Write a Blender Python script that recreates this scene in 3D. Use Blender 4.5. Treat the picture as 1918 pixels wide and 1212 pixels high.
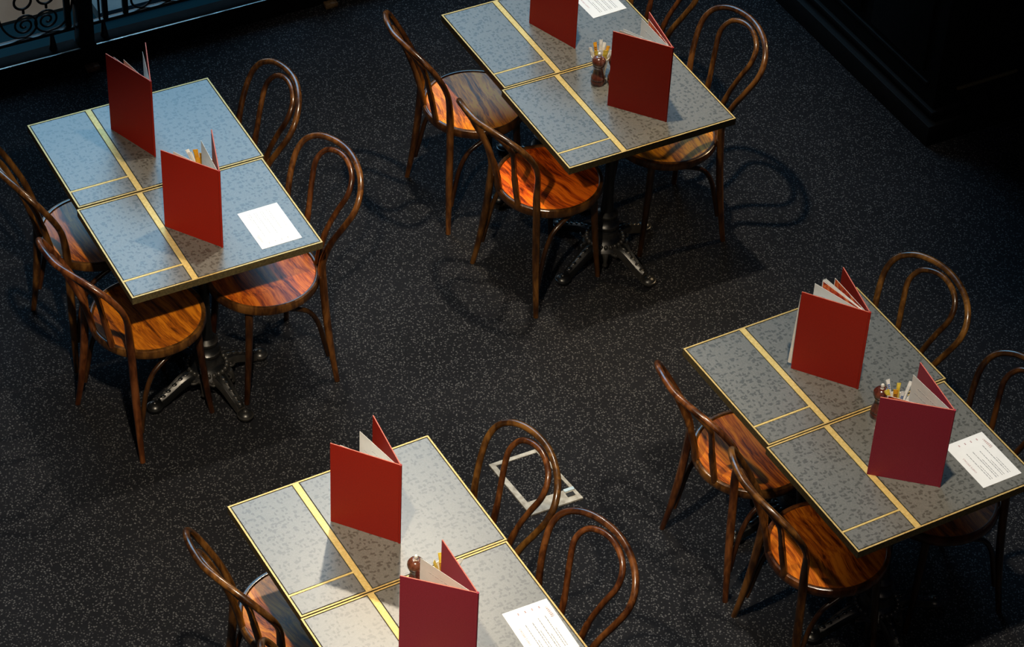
import bpy, bmesh, math, random
from mathutils import Vector, Matrix
PI = math.pi
S = bpy.context.scene
for o in list(bpy.data.objects):
    bpy.data.objects.remove(o)
COL = S.collection
R = math.radians

# ------------------------------------------------------------------ camera
cam_d = bpy.data.cameras.new('camera'); cam = bpy.data.objects.new('camera', cam_d); COL.objects.link(cam)
cam_d.sensor_fit = 'HORIZONTAL'; cam_d.sensor_width = 36.0
cam_d.lens = 5085.12 * 36.0 / 1918.0
cam_d.clip_start = 0.1; cam_d.clip_end = 200
PITCH, ROLL, CAMZ = R(41.4162), R(3.0024), 6.7454
fw = Vector((0, math.cos(PITCH), -math.sin(PITCH))); rt = Vector((1, 0, 0)); up = rt.cross(fw)
r2 = rt * math.cos(ROLL) + up * math.sin(ROLL); u2 = -rt * math.sin(ROLL) + up * math.cos(ROLL)
cam.matrix_world = Matrix(((r2.x, u2.x, -fw.x, 0), (r2.y, u2.y, -fw.y, 0), (r2.z, u2.z, -fw.z, CAMZ), (0, 0, 0, 1)))
S.camera = cam

# ------------------------------------------------------------------ world, lamps, exposure
S.view_settings.view_transform = 'Standard'; S.view_settings.look = 'None'
S.view_settings.gamma = 1.0; S.view_settings.use_curve_mapping = False
S.view_settings.exposure = 0.0
W = bpy.data.worlds.new('world'); S.world = W; W.use_nodes = True
bg = W.node_tree.nodes['Background']; bg.inputs[0].default_value = (0.12, 0.24, 0.55, 1); bg.inputs[1].default_value = 0.03

def spot(name, loc, target, power, colour, size, radius, blend=0.6):
    l = bpy.data.lights.new(name, 'SPOT'); l.energy = power; l.color = colour; l.spot_size = R(size)
    l.spot_blend = blend; l.shadow_soft_size = radius
    o = bpy.data.objects.new(name, l); COL.objects.link(o); o.location = loc
    o.rotation_euler = (Vector(target) - Vector(loc)).to_track_quat('-Z', 'Y').to_euler()
    return o
def area(name, loc, target, power, colour, sx, sy):
    l = bpy.data.lights.new(name, 'AREA'); l.energy = power; l.color = colour; l.shape = 'RECTANGLE'; l.size = sx; l.size_y = sy
    o = bpy.data.objects.new(name, l); COL.objects.link(o); o.location = loc
    o.rotation_euler = (Vector(target) - Vector(loc)).to_track_quat('-Z', 'Y').to_euler()
    return o
WARM = (1.0, 0.72, 0.42)
# ceiling downlights under the gallery
spot('ceiling_downlight_centre', (-0.42, 7.9, 3.75), (-1.05, 6.35, 0.7), 280, (1.0, 0.86, 0.66), 74, 0.05, 1.0)
spot('ceiling_downlight_back', (0.02, 7.82, 3.75), (0.12, 8.22, 0.6), 420, (1.0, 0.84, 0.62), 52, 0.05, 0.8)
spot('ceiling_downlight_front', (-0.62, 4.62, 3.75), (-0.72, 6.05, 0.4), 590, (1.0, 0.83, 0.60), 58, 0.05, 0.6)
spot('ceiling_downlight_right', (0.95, 5.62, 3.8), (1.12, 6.40, 0.7), 400, (1.0, 0.86, 0.66), 42, 0.06, 0.7)
spot('wall_lamp_right', (2.7, 9.5, 2.7), (0.6, 8.2, 0.5), 170, (1.0, 0.72, 0.40), 22, 0.05, 0.8)
# added soft fill from behind the camera, lifts the upright menu covers
area('front_fill', (1.5, -1.5, 6.6), (0.0, 6.5, 0.8), 42, (1.0, 0.80, 0.62), 4.0, 2.0)
# tall daylight window on the far left of the hall
area('window_daylight', (-2.95, 14.5, 6.7), (-1.2, 7.6, 0.7), 440, (0.28, 0.66, 1.0), 6.2, 3.4)
area('upper_sheen_fill', (-2.0, 14.5, 10.6), (-0.6, 5.6, 0.7), 70, (0.90, 0.96, 1.0), 4.2, 3.4)  # added unseen lamp, lays a pale sheen on the front tables
# added area lamp that makes the storey below the railing visible
area('lower_storey_fill', (-4.5, 14.6, 1.5), (-3.0, 12.5, -3.2), 60, (0.80, 0.92, 1.0), 2.5, 2.5)

# ------------------------------------------------------------------ materials
def nd(nt, t, **kw):
    n = nt.nodes.new(t)
    for k, v in kw.items():
        setattr(n, k, v)
    return n
def mat(name, colour=(0.5, 0.5, 0.5), rough=0.5, metal=0.0, spec=0.5, coat=0.0, coat_rough=0.1):
    m = bpy.data.materials.new(name); m.use_nodes = True
    b = m.node_tree.nodes['Principled BSDF']
    b.inputs['Base Color'].default_value = (*colour, 1); b.inputs['Roughness'].default_value = rough
    b.inputs['Metallic'].default_value = metal; b.inputs['Specular IOR Level'].default_value = spec
    b.inputs['Coat Weight'].default_value = coat; b.inputs['Coat Roughness'].default_value = coat_rough
    return m, m.node_tree, b
def ramp(nt, stops, interp='LINEAR'):
    r = nd(nt, 'ShaderNodeValToRGB'); cr = r.color_ramp; cr.interpolation = interp
    while len(cr.elements) < len(stops):
        cr.elements.new(0.5)
    for e, (p, c) in zip(cr.elements, stops):
        e.position = p; e.color = (*c, 1) if len(c) == 3 else c
    return r
def L(nt, a, b):
    nt.links.new(a, b)
def bump(nt, b, h, strength=0.2, dist=0.001):
    n = nd(nt, 'ShaderNodeBump'); n.inputs['Strength'].default_value = strength; n.inputs['Distance'].default_value = dist
    L(nt, h, n.inputs['Height']); L(nt, n.outputs[0], b.inputs['Normal'])
def obj_coords(nt, scale=(1, 1, 1), offset_random=0.0, rot_random=False, rot=(0, 0, 0)):
    tc = nd(nt, 'ShaderNodeTexCoord'); mp = nd(nt, 'ShaderNodeMapping')
    L(nt, tc.outputs['Object'], mp.inputs['Vector']); mp.inputs['Scale'].default_value = scale; mp.inputs['Rotation'].default_value = rot
    if offset_random or rot_random:
        oi = nd(nt, 'ShaderNodeObjectInfo')
        if offset_random:
            mu = nd(nt, 'ShaderNodeMath', operation='MULTIPLY'); mu.inputs[1].default_value = offset_random
            L(nt, oi.outputs['Random'], mu.inputs[0]); L(nt, mu.outputs[0], mp.inputs['Location'])
    return mp.outputs[0]

def make_carpet():
    m, nt, b = mat('carpet', rough=0.95, spec=0.15)
    tc = nd(nt, 'ShaderNodeTexCoord')
    wob = nd(nt, 'ShaderNodeTexNoise'); wob.inputs['Scale'].default_value = 60; L(nt, tc.outputs['Object'], wob.inputs['Vector'])
    vo = nd(nt, 'ShaderNodeTexVoronoi', feature='F1'); vo.inputs['Scale'].default_value = 118; vo.inputs['Randomness'].default_value = 0.85
    vm = nd(nt, 'ShaderNodeVectorMath', operation='MULTIPLY_ADD'); vm.inputs[1].default_value = (0.006, 0.006, 0.0)
    L(nt, wob.outputs['Color'], vm.inputs[0]); L(nt, tc.outputs['Object'], vm.inputs[2]); L(nt, vm.outputs[0], vo.inputs['Vector'])
    r = ramp(nt, [(0.27, (1, 1, 1)), (0.40, (0, 0, 0))]); L(nt, vo.outputs['Distance'], r.inputs[0])
    # each tuft its own brightness
    sep = nd(nt, 'ShaderNodeSeparateColor'); L(nt, vo.outputs['Color'], sep.inputs[0])
    mr = nd(nt, 'ShaderNodeMapRange'); mr.inputs[3].default_value = 0.4; mr.inputs[4].default_value = 1.0; L(nt, sep.outputs[0], mr.inputs[0])
    mm = nd(nt, 'ShaderNodeMath', operation='MULTIPLY'); L(nt, r.outputs[0], mm.inputs[0]); L(nt, mr.outputs[0], mm.inputs[1])
    n2 = nd(nt, 'ShaderNodeTexNoise'); n2.inputs['Scale'].default_value = 2.6; n2.inputs['Detail'].default_value = 6; L(nt, tc.outputs['Object'], n2.inputs['Vector'])
    base = ramp(nt, [(0.3, (0.0055, 0.0058, 0.0075)), (0.7, (0.0085, 0.009, 0.0115))]); L(nt, n2.outputs[0], base.inputs[0])
    mx = nd(nt, 'ShaderNodeMix', data_type='RGBA'); L(nt, mm.outputs[0], mx.inputs['Factor']); L(nt, base.outputs[0], mx.inputs[6])
    mx.inputs[7].default_value = (0.082, 0.083, 0.088, 1)
    L(nt, mx.outputs[2], b.inputs['Base Color'])
    fz = nd(nt, 'ShaderNodeTexNoise'); fz.inputs['Scale'].default_value = 900; L(nt, tc.outputs['Object'], fz.inputs['Vector'])
    bump(nt, b, fz.outputs[0], 0.5, 0.002)
    return m
def make_terrazzo():
    m, nt, b = mat('terrazzo', rough=0.38, spec=1.0)
    tc = nd(nt, 'ShaderNodeTexCoord')
    geo = nd(nt, 'ShaderNodeNewGeometry')
    wob = nd(nt, 'ShaderNodeTexNoise'); wob.inputs['Scale'].default_value = 90; wob.inputs['Detail'].default_value = 2; L(nt, geo.outputs['Position'], wob.inputs['Vector'])
    facs = []
    for ang, sc, thr in ((0.5, (75, 150, 75), 0.27), (2.1, (90, 170, 90), 0.25), (3.9, (130, 130, 130), 0.22)):
        mp = nd(nt, 'ShaderNodeMapping', vector_type='TEXTURE'); mp.inputs['Rotation'].default_value = (0, 0, ang); mp.inputs['Scale'].default_value = tuple(1.0 / q for q in sc)
        vm = nd(nt, 'ShaderNodeVectorMath', operation='MULTIPLY_ADD'); vm.inputs[1].default_value = (0.012, 0.012, 0)
        L(nt, wob.outputs['Color'], vm.inputs[0]); L(nt, geo.outputs['Position'], vm.inputs[2]); L(nt, vm.outputs[0], mp.inputs['Vector'])
        vo = nd(nt, 'ShaderNodeTexVoronoi', feature='F1', voronoi_dimensions='2D'); vo.inputs['Scale'].default_value = 0.47; L(nt, mp.outputs[0], vo.inputs['Vector'])
        r = ramp(nt, [(thr, (1, 1, 1)), (thr + 0.05, (0, 0, 0))]); L(nt, vo.outputs['Distance'], r.inputs[0])
        sep = nd(nt, 'ShaderNodeSeparateColor'); L(nt, vo.outputs['Color'], sep.inputs[0])
        g = nd(nt, 'ShaderNodeMath', operation='GREATER_THAN'); g.inputs[1].default_value = 0.66; L(nt, sep.outputs[0], g.inputs[0])
        mm = nd(nt, 'ShaderNodeMath', operation='MULTIPLY'); L(nt, r.outputs[0], mm.inputs[0]); L(nt, g.outputs[0], mm.inputs[1])
        facs.append(mm.outputs[0])
    mx1 = nd(nt, 'ShaderNodeMath', operation='MAXIMUM'); L(nt, facs[0], mx1.inputs[0]); L(nt, facs[1], mx1.inputs[1])
    mx2 = nd(nt, 'ShaderNodeMath', operation='MAXIMUM'); L(nt, mx1.outputs[0], mx2.inputs[0]); L(nt, facs[2], mx2.inputs[1])
    n2 = nd(nt, 'ShaderNodeTexNoise'); n2.inputs['Scale'].default_value = 250; L(nt, geo.outputs['Position'], n2.inputs['Vector'])
    base = ramp(nt, [(0.35, (0.108, 0.108, 0.098)), (0.65, (0.142, 0.141, 0.129))]); L(nt, n2.outputs[0], base.inputs[0])
    mx = nd(nt, 'ShaderNodeMix', data_type='RGBA'); L(nt, mx2.outputs[0], mx.inputs['Factor']); L(nt, base.outputs[0], mx.inputs[6])
    mx.inputs[7].default_value = (0.064, 0.063, 0.055, 1); L(nt, mx.outputs[2], b.inputs['Base Color'])
    return m
def make_brass(name, c0, c1, rough):
    m, nt, b = mat(name, metal=0.3, rough=rough, spec=0.3)
    v = obj_coords(nt, (1, 1, 1))
    n = nd(nt, 'ShaderNodeTexNoise'); n.inputs['Scale'].default_value = 130; n.inputs['Detail'].default_value = 4; L(nt, v, n.inputs['Vector'])
    r = ramp(nt, [(0.35, c0), (0.65, c1)]); L(nt, n.outputs[0], r.inputs[0]); L(nt, r.outputs[0], b.inputs['Base Color'])
    return m
def make_wood(name, dark, mid, light, scale=1.0, rough=0.28, axis_rot=(0, 0, 0), coat=0.5, stretch=(26, 2.2, 26)):
    m, nt, b = mat(name, rough=rough, coat=coat, coat_rough=0.16, spec=0.35)
    v = obj_coords(nt, tuple(scale for _ in range(3)), offset_random=37.0, rot=axis_rot)
    n0 = nd(nt, 'ShaderNodeTexNoise'); n0.inputs['Scale'].default_value = 3.2; n0.inputs['Detail'].default_value = 2; L(nt, v, n0.inputs['Vector'])
    vm = nd(nt, 'ShaderNodeVectorMath', operation='MULTIPLY_ADD'); vm.inputs[1].default_value = (0.10, 0.10, 0.10); L(nt, n0.outputs['Color'], vm.inputs[0]); L(nt, v, vm.inputs[2])
    mp = nd(nt, 'ShaderNodeMapping'); mp.inputs['Scale'].default_value = stretch; L(nt, vm.outputs[0], mp.inputs['Vector'])
    n1 = nd(nt, 'ShaderNodeTexNoise'); n1.inputs['Scale'].default_value = 1.0; n1.inputs['Detail'].default_value = 7; n1.inputs['Roughness'].default_value = 0.62; L(nt, mp.outputs[0], n1.inputs['Vector'])
    mp2 = nd(nt, 'ShaderNodeMapping'); mp2.inputs['Scale'].default_value = (stretch[0] * 6, stretch[1] * 5, stretch[2] * 6); L(nt, vm.outputs[0], mp2.inputs['Vector'])
    n2 = nd(nt, 'ShaderNodeTexNoise'); n2.inputs['Scale'].default_value = 1.0; n2.inputs['Detail'].default_value = 3; L(nt, mp2.outputs[0], n2.inputs['Vector'])
    ad = nd(nt, 'ShaderNodeMath', operation='MULTIPLY_ADD'); ad.inputs[1].default_value = 0.35; L(nt, n2.outputs[0], ad.inputs[0]); L(nt, n1.outputs[0], ad.inputs[2])
    r = ramp(nt, [(0.53, dark), (0.66, mid), (0.80, light)]); L(nt, ad.outputs[0], r.inputs[0])
    oi = nd(nt, 'ShaderNodeObjectInfo'); hv = nd(nt, 'ShaderNodeHueSaturation')
    mr = nd(nt, 'ShaderNodeMapRange'); mr.inputs[3].default_value = 0.485; mr.inputs[4].default_value = 0.508; L(nt, oi.outputs['Random'], mr.inputs[0]); L(nt, mr.outputs[0], hv.inputs['Hue'])
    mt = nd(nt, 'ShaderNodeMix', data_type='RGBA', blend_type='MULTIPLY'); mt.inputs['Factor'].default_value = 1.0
    L(nt, r.outputs[0], mt.inputs[6]); L(nt, oi.outputs['Color'], mt.inputs[7])          # stain of the single piece; shade too on the darkened chair
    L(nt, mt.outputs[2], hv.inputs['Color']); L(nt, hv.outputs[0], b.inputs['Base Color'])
    bump(nt, b, ad.outputs[0], 0.05, 0.001)
    return m
def make_edge():
    return make_speckled('worn_lit_cover_edge', (0.42, 0.09, 0.05), (0.52, 0.14, 0.09), 120, 0.5)
def make_leather(name, c0, c1):
    m, nt, b = mat(name, rough=0.44, spec=0.2)
    v = obj_coords(nt)
    vo = nd(nt, 'ShaderNodeTexVoronoi'); vo.inputs['Scale'].default_value = 650; L(nt, v, vo.inputs['Vector'])
    n = nd(nt, 'ShaderNodeTexNoise'); n.inputs['Scale'].default_value = 420; n.inputs['Detail'].default_value = 3; L(nt, v, n.inputs['Vector'])
    r = ramp(nt, [(0.3, c0), (0.7, c1)]); L(nt, n.outputs[0], r.inputs[0]); L(nt, r.outputs[0], b.inputs['Base Color'])
    bump(nt, b, vo.outputs['Distance'], 0.35, 0.0006)
    return m
def make_iron():
    m, nt, b = mat('cast_iron', rough=0.34, spec=0.6, metal=0.0)
    g = nd(nt, 'ShaderNodeNewGeometry')
    n = nd(nt, 'ShaderNodeTexNoise'); n.inputs['Scale'].default_value = 40; n.inputs['Detail'].default_value = 5; L(nt, g.outputs['Position'], n.inputs['Vector'])
    a = nd(nt, 'ShaderNodeMath', operation='MULTIPLY_ADD'); a.inputs[1].default_value = 0.10; L(nt, n.outputs[0], a.inputs[0]); L(nt, g.outputs['Pointiness'], a.inputs[2])
    r = ramp(nt, [(0.57, (0.004, 0.0045, 0.005)), (0.70, (0.045, 0.042, 0.038))]); L(nt, a.outputs[0], r.inputs[0]); L(nt, r.outputs[0], b.inputs['Base Color'])
    return m
def make_speckled(name, c0, c1, scale, rough, **kw):
    m, nt, b = mat(name, rough=rough, **kw)
    v = obj_coords(nt)
    n = nd(nt, 'ShaderNodeTexNoise'); n.inputs['Scale'].default_value = scale; n.inputs['Detail'].default_value = 5; L(nt, v, n.inputs['Vector'])
    r = ramp(nt, [(0.35, c0), (0.65, c1)]); L(nt, n.outputs[0], r.inputs[0]); L(nt, r.outputs[0], b.inputs['Base Color'])
    return m

M = {}
M['carpet'] = make_carpet()
M['terrazzo'] = make_terrazzo()
M['brass'] = make_brass('brass', (0.50, 0.34, 0.11), (0.64, 0.46, 0.18), 0.42)
M['brass_side'] = make_brass('tarnished_brass', (0.070, 0.055, 0.026), (0.13, 0.10, 0.045), 0.5)
M['brass_inlay'] = make_brass('brass_inlay', (0.60, 0.43, 0.14), (0.72, 0.54, 0.21), 0.45)
M['groove'] = make_speckled('dark_resin_joint', (0.035, 0.033, 0.025), (0.06, 0.057, 0.045), 60, 0.45)
M['seat_wood'] = make_wood('seat_plywood', (0.085, 0.018, 0.002), (0.40, 0.108, 0.005), (0.72, 0.25, 0.012), rough=0.40, coat=0.08, stretch=(48, 2.6, 48))
M['bent_wood'] = make_wood('bentwood_beech', (0.020, 0.0065, 0.0015), (0.060, 0.022, 0.005), (0.15, 0.060, 0.013), rough=0.30, coat=0.55, stretch=(14, 14, 3.0))
M['leg_wood'] = make_wood('shaded_beech', (0.010, 0.0035, 0.0012), (0.024, 0.009, 0.003), (0.055, 0.022, 0.006), rough=0.30, coat=0.5, stretch=(14, 14, 3.0))  # darker bentwood copy for legs and brace, shade put into the colour
M['cover_red'] = make_leather('red_leatherette', (0.23, 0.010, 0.004), (0.32, 0.014, 0.005))
M['cover_maroon'] = make_leather('maroon_leatherette', (0.25, 0.020, 0.038), (0.34, 0.030, 0.056))  # maroon, with the bluish sheen on these covers mixed into the colour
M['cover_edge'] = make_edge()
M['paper'] = make_speckled('white_paper', (0.74, 0.74, 0.72), (0.80, 0.80, 0.78), 30, 0.55)
M['card'] = make_speckled('laminated_card', (0.78, 0.79, 0.80), (0.82, 0.83, 0.84), 20, 0.32)
M['ink'] = make_speckled('grey_ink', (0.12, 0.12, 0.14), (0.20, 0.20, 0.22), 400, 0.7)
M['ink_pale'] = make_speckled('pale_ink', (0.42, 0.42, 0.44), (0.6, 0.6, 0.6), 300, 0.7)
M['ink_red'] = make_speckled('maroon_ink', (0.30, 0.12, 0.15), (0.42, 0.2, 0.22), 400, 0.7)
M['iron'] = make_iron()
M['black_metal'] = make_speckled('black_painted_iron', (0.006, 0.007, 0.008), (0.012, 0.013, 0.015), 35, 0.35)
M['black_wood'] = make_speckled('black_stained_timber', (0.0035, 0.0035, 0.004), (0.006, 0.006, 0.0065), 25, 0.6, spec=0.15)
M['steel'] = make_speckled('brushed_steel', (0.45, 0.62, 0.66), (0.6, 0.75, 0.78), 90, 0.35, metal=1.0)
M['walnut'] = make_wood('mill_walnut', (0.045, 0.011, 0.007), (0.095, 0.024, 0.014), (0.15, 0.045, 0.026), rough=0.22, coat=0.7, stretch=(30, 30, 8))
M['chrome'] = make_speckled('polished_nickel', (0.74, 0.70, 0.64), (0.82, 0.78, 0.72), 60, 0.28, metal=0.2)
M['china'] = make_speckled('white_china', (0.78, 0.77, 0.74), (0.82, 0.81, 0.78), 15, 0.2)
M['stick_white'] = make_speckled('white_paper_stick', (0.84, 0.84, 0.84), (0.9, 0.9, 0.89), 150, 0.5)
M['stick_orange'] = make_speckled('orange_paper_stick', (0.75, 0.30, 0.01), (0.88, 0.45, 0.02), 120, 0.45)
M['stick_yellow'] = make_speckled('yellow_paper_stick', (0.85, 0.60, 0.05), (0.90, 0.72, 0.12), 120, 0.45)
M['blue_print'] = make_speckled('blue_print', (0.04, 0.12, 0.45), (0.06, 0.18, 0.55), 200, 0.5)
M['brown_print'] = make_speckled('brown_print', (0.16, 0.05, 0.01), (0.25, 0.08, 0.02), 200, 0.5)
M['box_frame'] = make_speckled('aged_cream_metal', (0.22, 0.20, 0.16), (0.40, 0.385, 0.34), 45, 0.45)
M['dark_hole'] = make_speckled('dark_recess', (0.004, 0.004, 0.005), (0.008, 0.008, 0.009), 30, 0.8)
M['blue_steel'] = make_speckled('pale_blue_plastic', (0.32, 0.42, 0.48), (0.42, 0.52, 0.58), 60, 0.35)
M['teal_floor'] = make_speckled('teal_stone', (0.0022, 0.030, 0.043), (0.004, 0.040, 0.056), 1.5, 0.35)
M['tan_floor'] = make_speckled('tan_timber', (0.36, 0.20, 0.12), (0.46, 0.28, 0.18), 3, 0.5)
M['pale_trim'] = make_speckled('pale_blue_stone', (0.16, 0.24, 0.27), (0.26, 0.34, 0.36), 6, 0.5)
M['kerb_black'] = make_speckled('black_kerb', (0.003, 0.0035, 0.004), (0.006, 0.0065, 0.007), 20, 0.85, spec=0.08)
M['oak'] = make_wood('door_stop_oak', (0.06, 0.03, 0.015), (0.12, 0.07, 0.035), (0.2, 0.12, 0.06), rough=0.5, coat=0.0)
m, nt, b = mat('food_photo', rough=0.35)
v = obj_coords(nt); n = nd(nt, 'ShaderNodeTexNoise'); n.inputs['Scale'].default_value = 45; n.inputs['Detail'].default_value = 4; L(nt, v, n.inputs['Vector'])
r = ramp(nt, [(0.36, (0.010, 0.008, 0.008)), (0.44, (0.45, 0.03, 0.01)), (0.56, (0.80, 0.16, 0.02)), (0.72, (0.85, 0.5, 0.25))]); L(nt, n.outputs[0], r.inputs[0]); L(nt, r.outputs[0], b.inputs['Base Color'])
M['food_photo'] = m

# ------------------------------------------------------------------ mesh helpers
def obj(name, bm, material, parent=None, loc=(0, 0, 0), rot=(0, 0, 0), smooth=True, angle=40):
    me = bpy.data.meshes.new(name); bmesh.ops.recalc_face_normals(bm, faces=bm.faces); bm.to_mesh(me); bm.free()
    o = bpy.data.objects.new(name, me); COL.objects.link(o)
    if material is not None:
        me.materials.append(material)
    o.location = loc; o.rotation_euler = rot
    if parent is not None:
        o.parent = parent
    if smooth:
        for p in me.polygons:
            p.use_smooth = True
        me.set_sharp_from_angle(angle=R(angle))
    return o
def thing(name, label, cat, loc=(0, 0, 0), rotz=0.0, group=None):
    o = bpy.data.objects.new(name, None); COL.objects.link(o); o.location = loc; o.rotation_euler = (0, 0, rotz)
    o.empty_display_size = 0.05
    o['label'] = label; o['category'] = cat
    if group:
        o['group'] = group
    return o
def tag(o, label, cat, group=None):
    o['label'] = label; o['category'] = cat
    if group:
        o['group'] = group
    return o
def struct(o):
    o['kind'] = 'structure'; return o
def bx(bm, c, d, rot=None, bev=0.0, seg=2):
    r = bmesh.ops.create_cube(bm, size=1.0)
    vs = r['verts']
    bmesh.ops.scale(bm, vec=d, verts=vs)
    if bev > 0:
        es = list({e for v in vs for e in v.link_edges})
        rr = bmesh.ops.bevel(bm, geom=es, offset=bev, segments=seg, affect='EDGES', profile=0.5)
        vs = list({v for f in rr['faces'] for v in f.verts} | {v for v in vs if v.is_valid})
    if rot is not None:
        bmesh.ops.rotate(bm, cent=(0, 0, 0), matrix=rot, verts=vs)
    bmesh.ops.translate(bm, vec=c, verts=vs)
    return vs
def box(c, d, rot=None, bev=0.0, seg=2):
    bm = bmesh.new(); bx(bm, c, d, rot, bev, seg); return bm
def prism(bm, pts, z0, z1):
    lo = [bm.verts.new((p[0], p[1], z0)) for p in pts]; hi = [bm.verts.new((p[0], p[1], z1)) for p in pts]
    n = len(pts)
    bm.faces.new(lo[::-1]); bm.faces.new(hi)
    for i in range(n):
        bm.faces.new((lo[i], lo[(i + 1) % n], hi[(i + 1) % n], hi[i]))
def catmull(pts, n=8, closed=False):
    P = [Vector(p) for p in pts]; out = []
    if closed:
        Q = [P[-1]] + P + [P[0], P[1]]; rng = len(P)
    else:
        Q = [2 * P[0] - P[1]] + P + [2 * P[-1] - P[-2]]; rng = len(P) - 1
    for i in range(rng):
        a, b, c, d = Q[i:i + 4]
        for k in range(n):
            t = k / n
            out.append(0.5 * ((2 * b) + (c - a) * t + (2 * a - 5 * b + 4 * c - d) * t * t + (3 * b - a - 3 * c + d) * t ** 3))
    if not closed:
        out.append(P[-1])
    return out
def tube(bm, pts, rad, seg=12, closed=False, flat=None):
    """sweep a round section along pts; rad is a number or a list"""
    P = [Vector(p) for p in pts]; n = len(P)
    rr = rad if isinstance(rad, (list, tuple)) else [rad] * n
    T = []
    for i in range(n):
        if closed:
            t = P[(i + 1) % n] - P[i - 1]
        else:
            t = P[min(i + 1, n - 1)] - P[max(i - 1, 0)]
        T.append(t.normalized())
    ref = Vector((0, 0, 1)) if abs(T[0].z) < 0.9 else Vector((1, 0, 0))
    N = (ref - T[0] * ref.dot(T[0])).normalized(); rings = []
    for i in range(n):
        N = (N - T[i] * N.dot(T[i])).normalized(); B = T[i].cross(N); ring = []
        for k in range(seg):
            a = 2 * PI * k / seg
            ring.append(bm.verts.new(P[i] + (N * math.cos(a) + B * math.sin(a)) * rr[i]))
        rings.append(ring)
    for i in range(n if closed else n - 1):
        A, Bq = rings[i], rings[(i + 1) % n]
        for k in range(seg):
            bm.faces.new((A[k], A[(k + 1) % seg], Bq[(k + 1) % seg], Bq[k]))
    if not closed:
        bm.faces.new(rings[0][::-1]); bm.faces.new(rings[-1])
def lathe(bm, prof, seg=24, c=(0, 0, 0)):
    rings = []
    for r_, z in prof:
        if r_ < 1e-6:
            rings.append([bm.verts.new((c[0], c[1], c[2] + z))])
        else:
            rings.append([bm.verts.new((c[0] + r_ * math.cos(2 * PI * k / seg), c[1] + r_ * math.sin(2 * PI * k / seg), c[2] + z)) for k in range(seg)])
    for A, B in zip(rings[:-1], rings[1:]):
        for k in range(seg):
            k2 = (k + 1) % seg
            if len(A) == 1 and len(B) == 1:
                continue
            if len(A) == 1:
                bm.faces.new((A[0], B[k], B[k2]))
            elif len(B) == 1:
                bm.faces.new((A[k], A[k2], B[0]))
            else:
                bm.faces.new((A[k], A[k2], B[k2], B[k]))
    if len(rings[0]) > 1:
        bm.faces.new(rings[0][::-1])
    if len(rings[-1]) > 1:
        bm.faces.new(rings[-1])
def ball(bm, c, r_, sx=1, sy=1, sz=1, u=14, v=8):
    q = bmesh.ops.create_uvsphere(bm, u_segments=u, v_segments=v, radius=r_)
    bmesh.ops.scale(bm, vec=(sx, sy, sz), verts=q['verts']); bmesh.ops.translate(bm, vec=c, verts=q['verts'])
def copy_tree(o, parent=None):
    c = o.copy(); COL.objects.link(c)
    if parent is not None:
        c.parent = parent
    for ch in list(o.children):
        copy_tree(ch, c)
    return c

# ------------------------------------------------------------------ setting
YAW = R(30.0)
U2 = Vector((math.cos(YAW), math.sin(YAW), 0)); N2 = Vector((-math.sin(YAW), math.cos(YAW), 0))
RAIL0 = Vector((-2.144, 8.932, 0))                    # front edge of the kerb under the railing
def rp(s, t, z=0.0):                                   # railing frame -> world
    return RAIL0 + U2 * s + N2 * t + Vector((0, 0, z))
bm = bmesh.new()
a0 = rp(-6, 0.05); a1 = rp(9, 0.05)
prism(bm, [(a0.x, a0.y), (a0.x - 1, 2.0), (8.0, 2.0), (a1.x, a1.y)], -0.25, 0.0)
struct(obj('floor', bm, M['carpet'], smooth=False))
bm = bmesh.new()
p = [rp(-9, 0.3), rp(9, 0.3), rp(9, 12), rp(-9, 12)]
prism(bm, [(q.x, q.y) for q in p], -3.25, -3.05)
struct(obj('floor_lower_storey', bm, M['teal_floor'], smooth=False))
bm = bmesh.new()
p = [rp(-9, 4.60), rp(1.96, 4.60), rp(1.96, 12), rp(-9, 12)]
prism(bm, [(q.x, q.y) for q in p], -3.05, -3.03)
struct(obj('trim_1', bm, M['tan_floor'], smooth=False))
bm = bmesh.new()
p = [rp(1.96, 4.38), rp(2.75, 4.38), rp(2.75, 4.56), rp(1.96, 4.56)]
prism(bm, [(q.x, q.y) for q in p], -3.05, -2.98)
struct(obj('trim_2', bm, M['pale_trim'], smooth=False))

# far walls of the hall, out of the picture: dark plaster around the tall window
bm = bmesh.new()
for c, d in (((-8.0, 15.1, 4.4), (4.0, 0.2, 15.3)), ((5.2, 15.1, 4.4), (9.6, 0.2, 15.3)), ((-2.8, 15.1, 0.9), (6.4, 0.2, 8.3)), ((-2.8, 15.1, 12.05), (6.4, 0.2, 0.02))):
    bx(bm, c, d)
M['dark_plaster'] = make_speckled('dark_plaster', (0.02, 0.021, 0.024), (0.03, 0.031, 0.034), 3, 0.8)
struct(obj('wall_back', bm, M['dark_plaster'], smooth=False))
w1 = struct(bpy.data.objects.new('window_1', None)); COL.objects.link(w1); w1.location = (-2.8, 15.1, 8.6)
for x in (-3.2, -1.6, 0.0, 1.6, 3.2):
    obj('window_mullion', box((x, 0, 0), (0.08, 0.14, 7.0)), M['black_metal'], w1, smooth=False)
for z in (-3.5, 0.05, 3.4):
    obj('window_transom', box((0, 0, z), (6.4, 0.12, 0.08)), M['black_metal'], w1, smooth=False)

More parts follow.
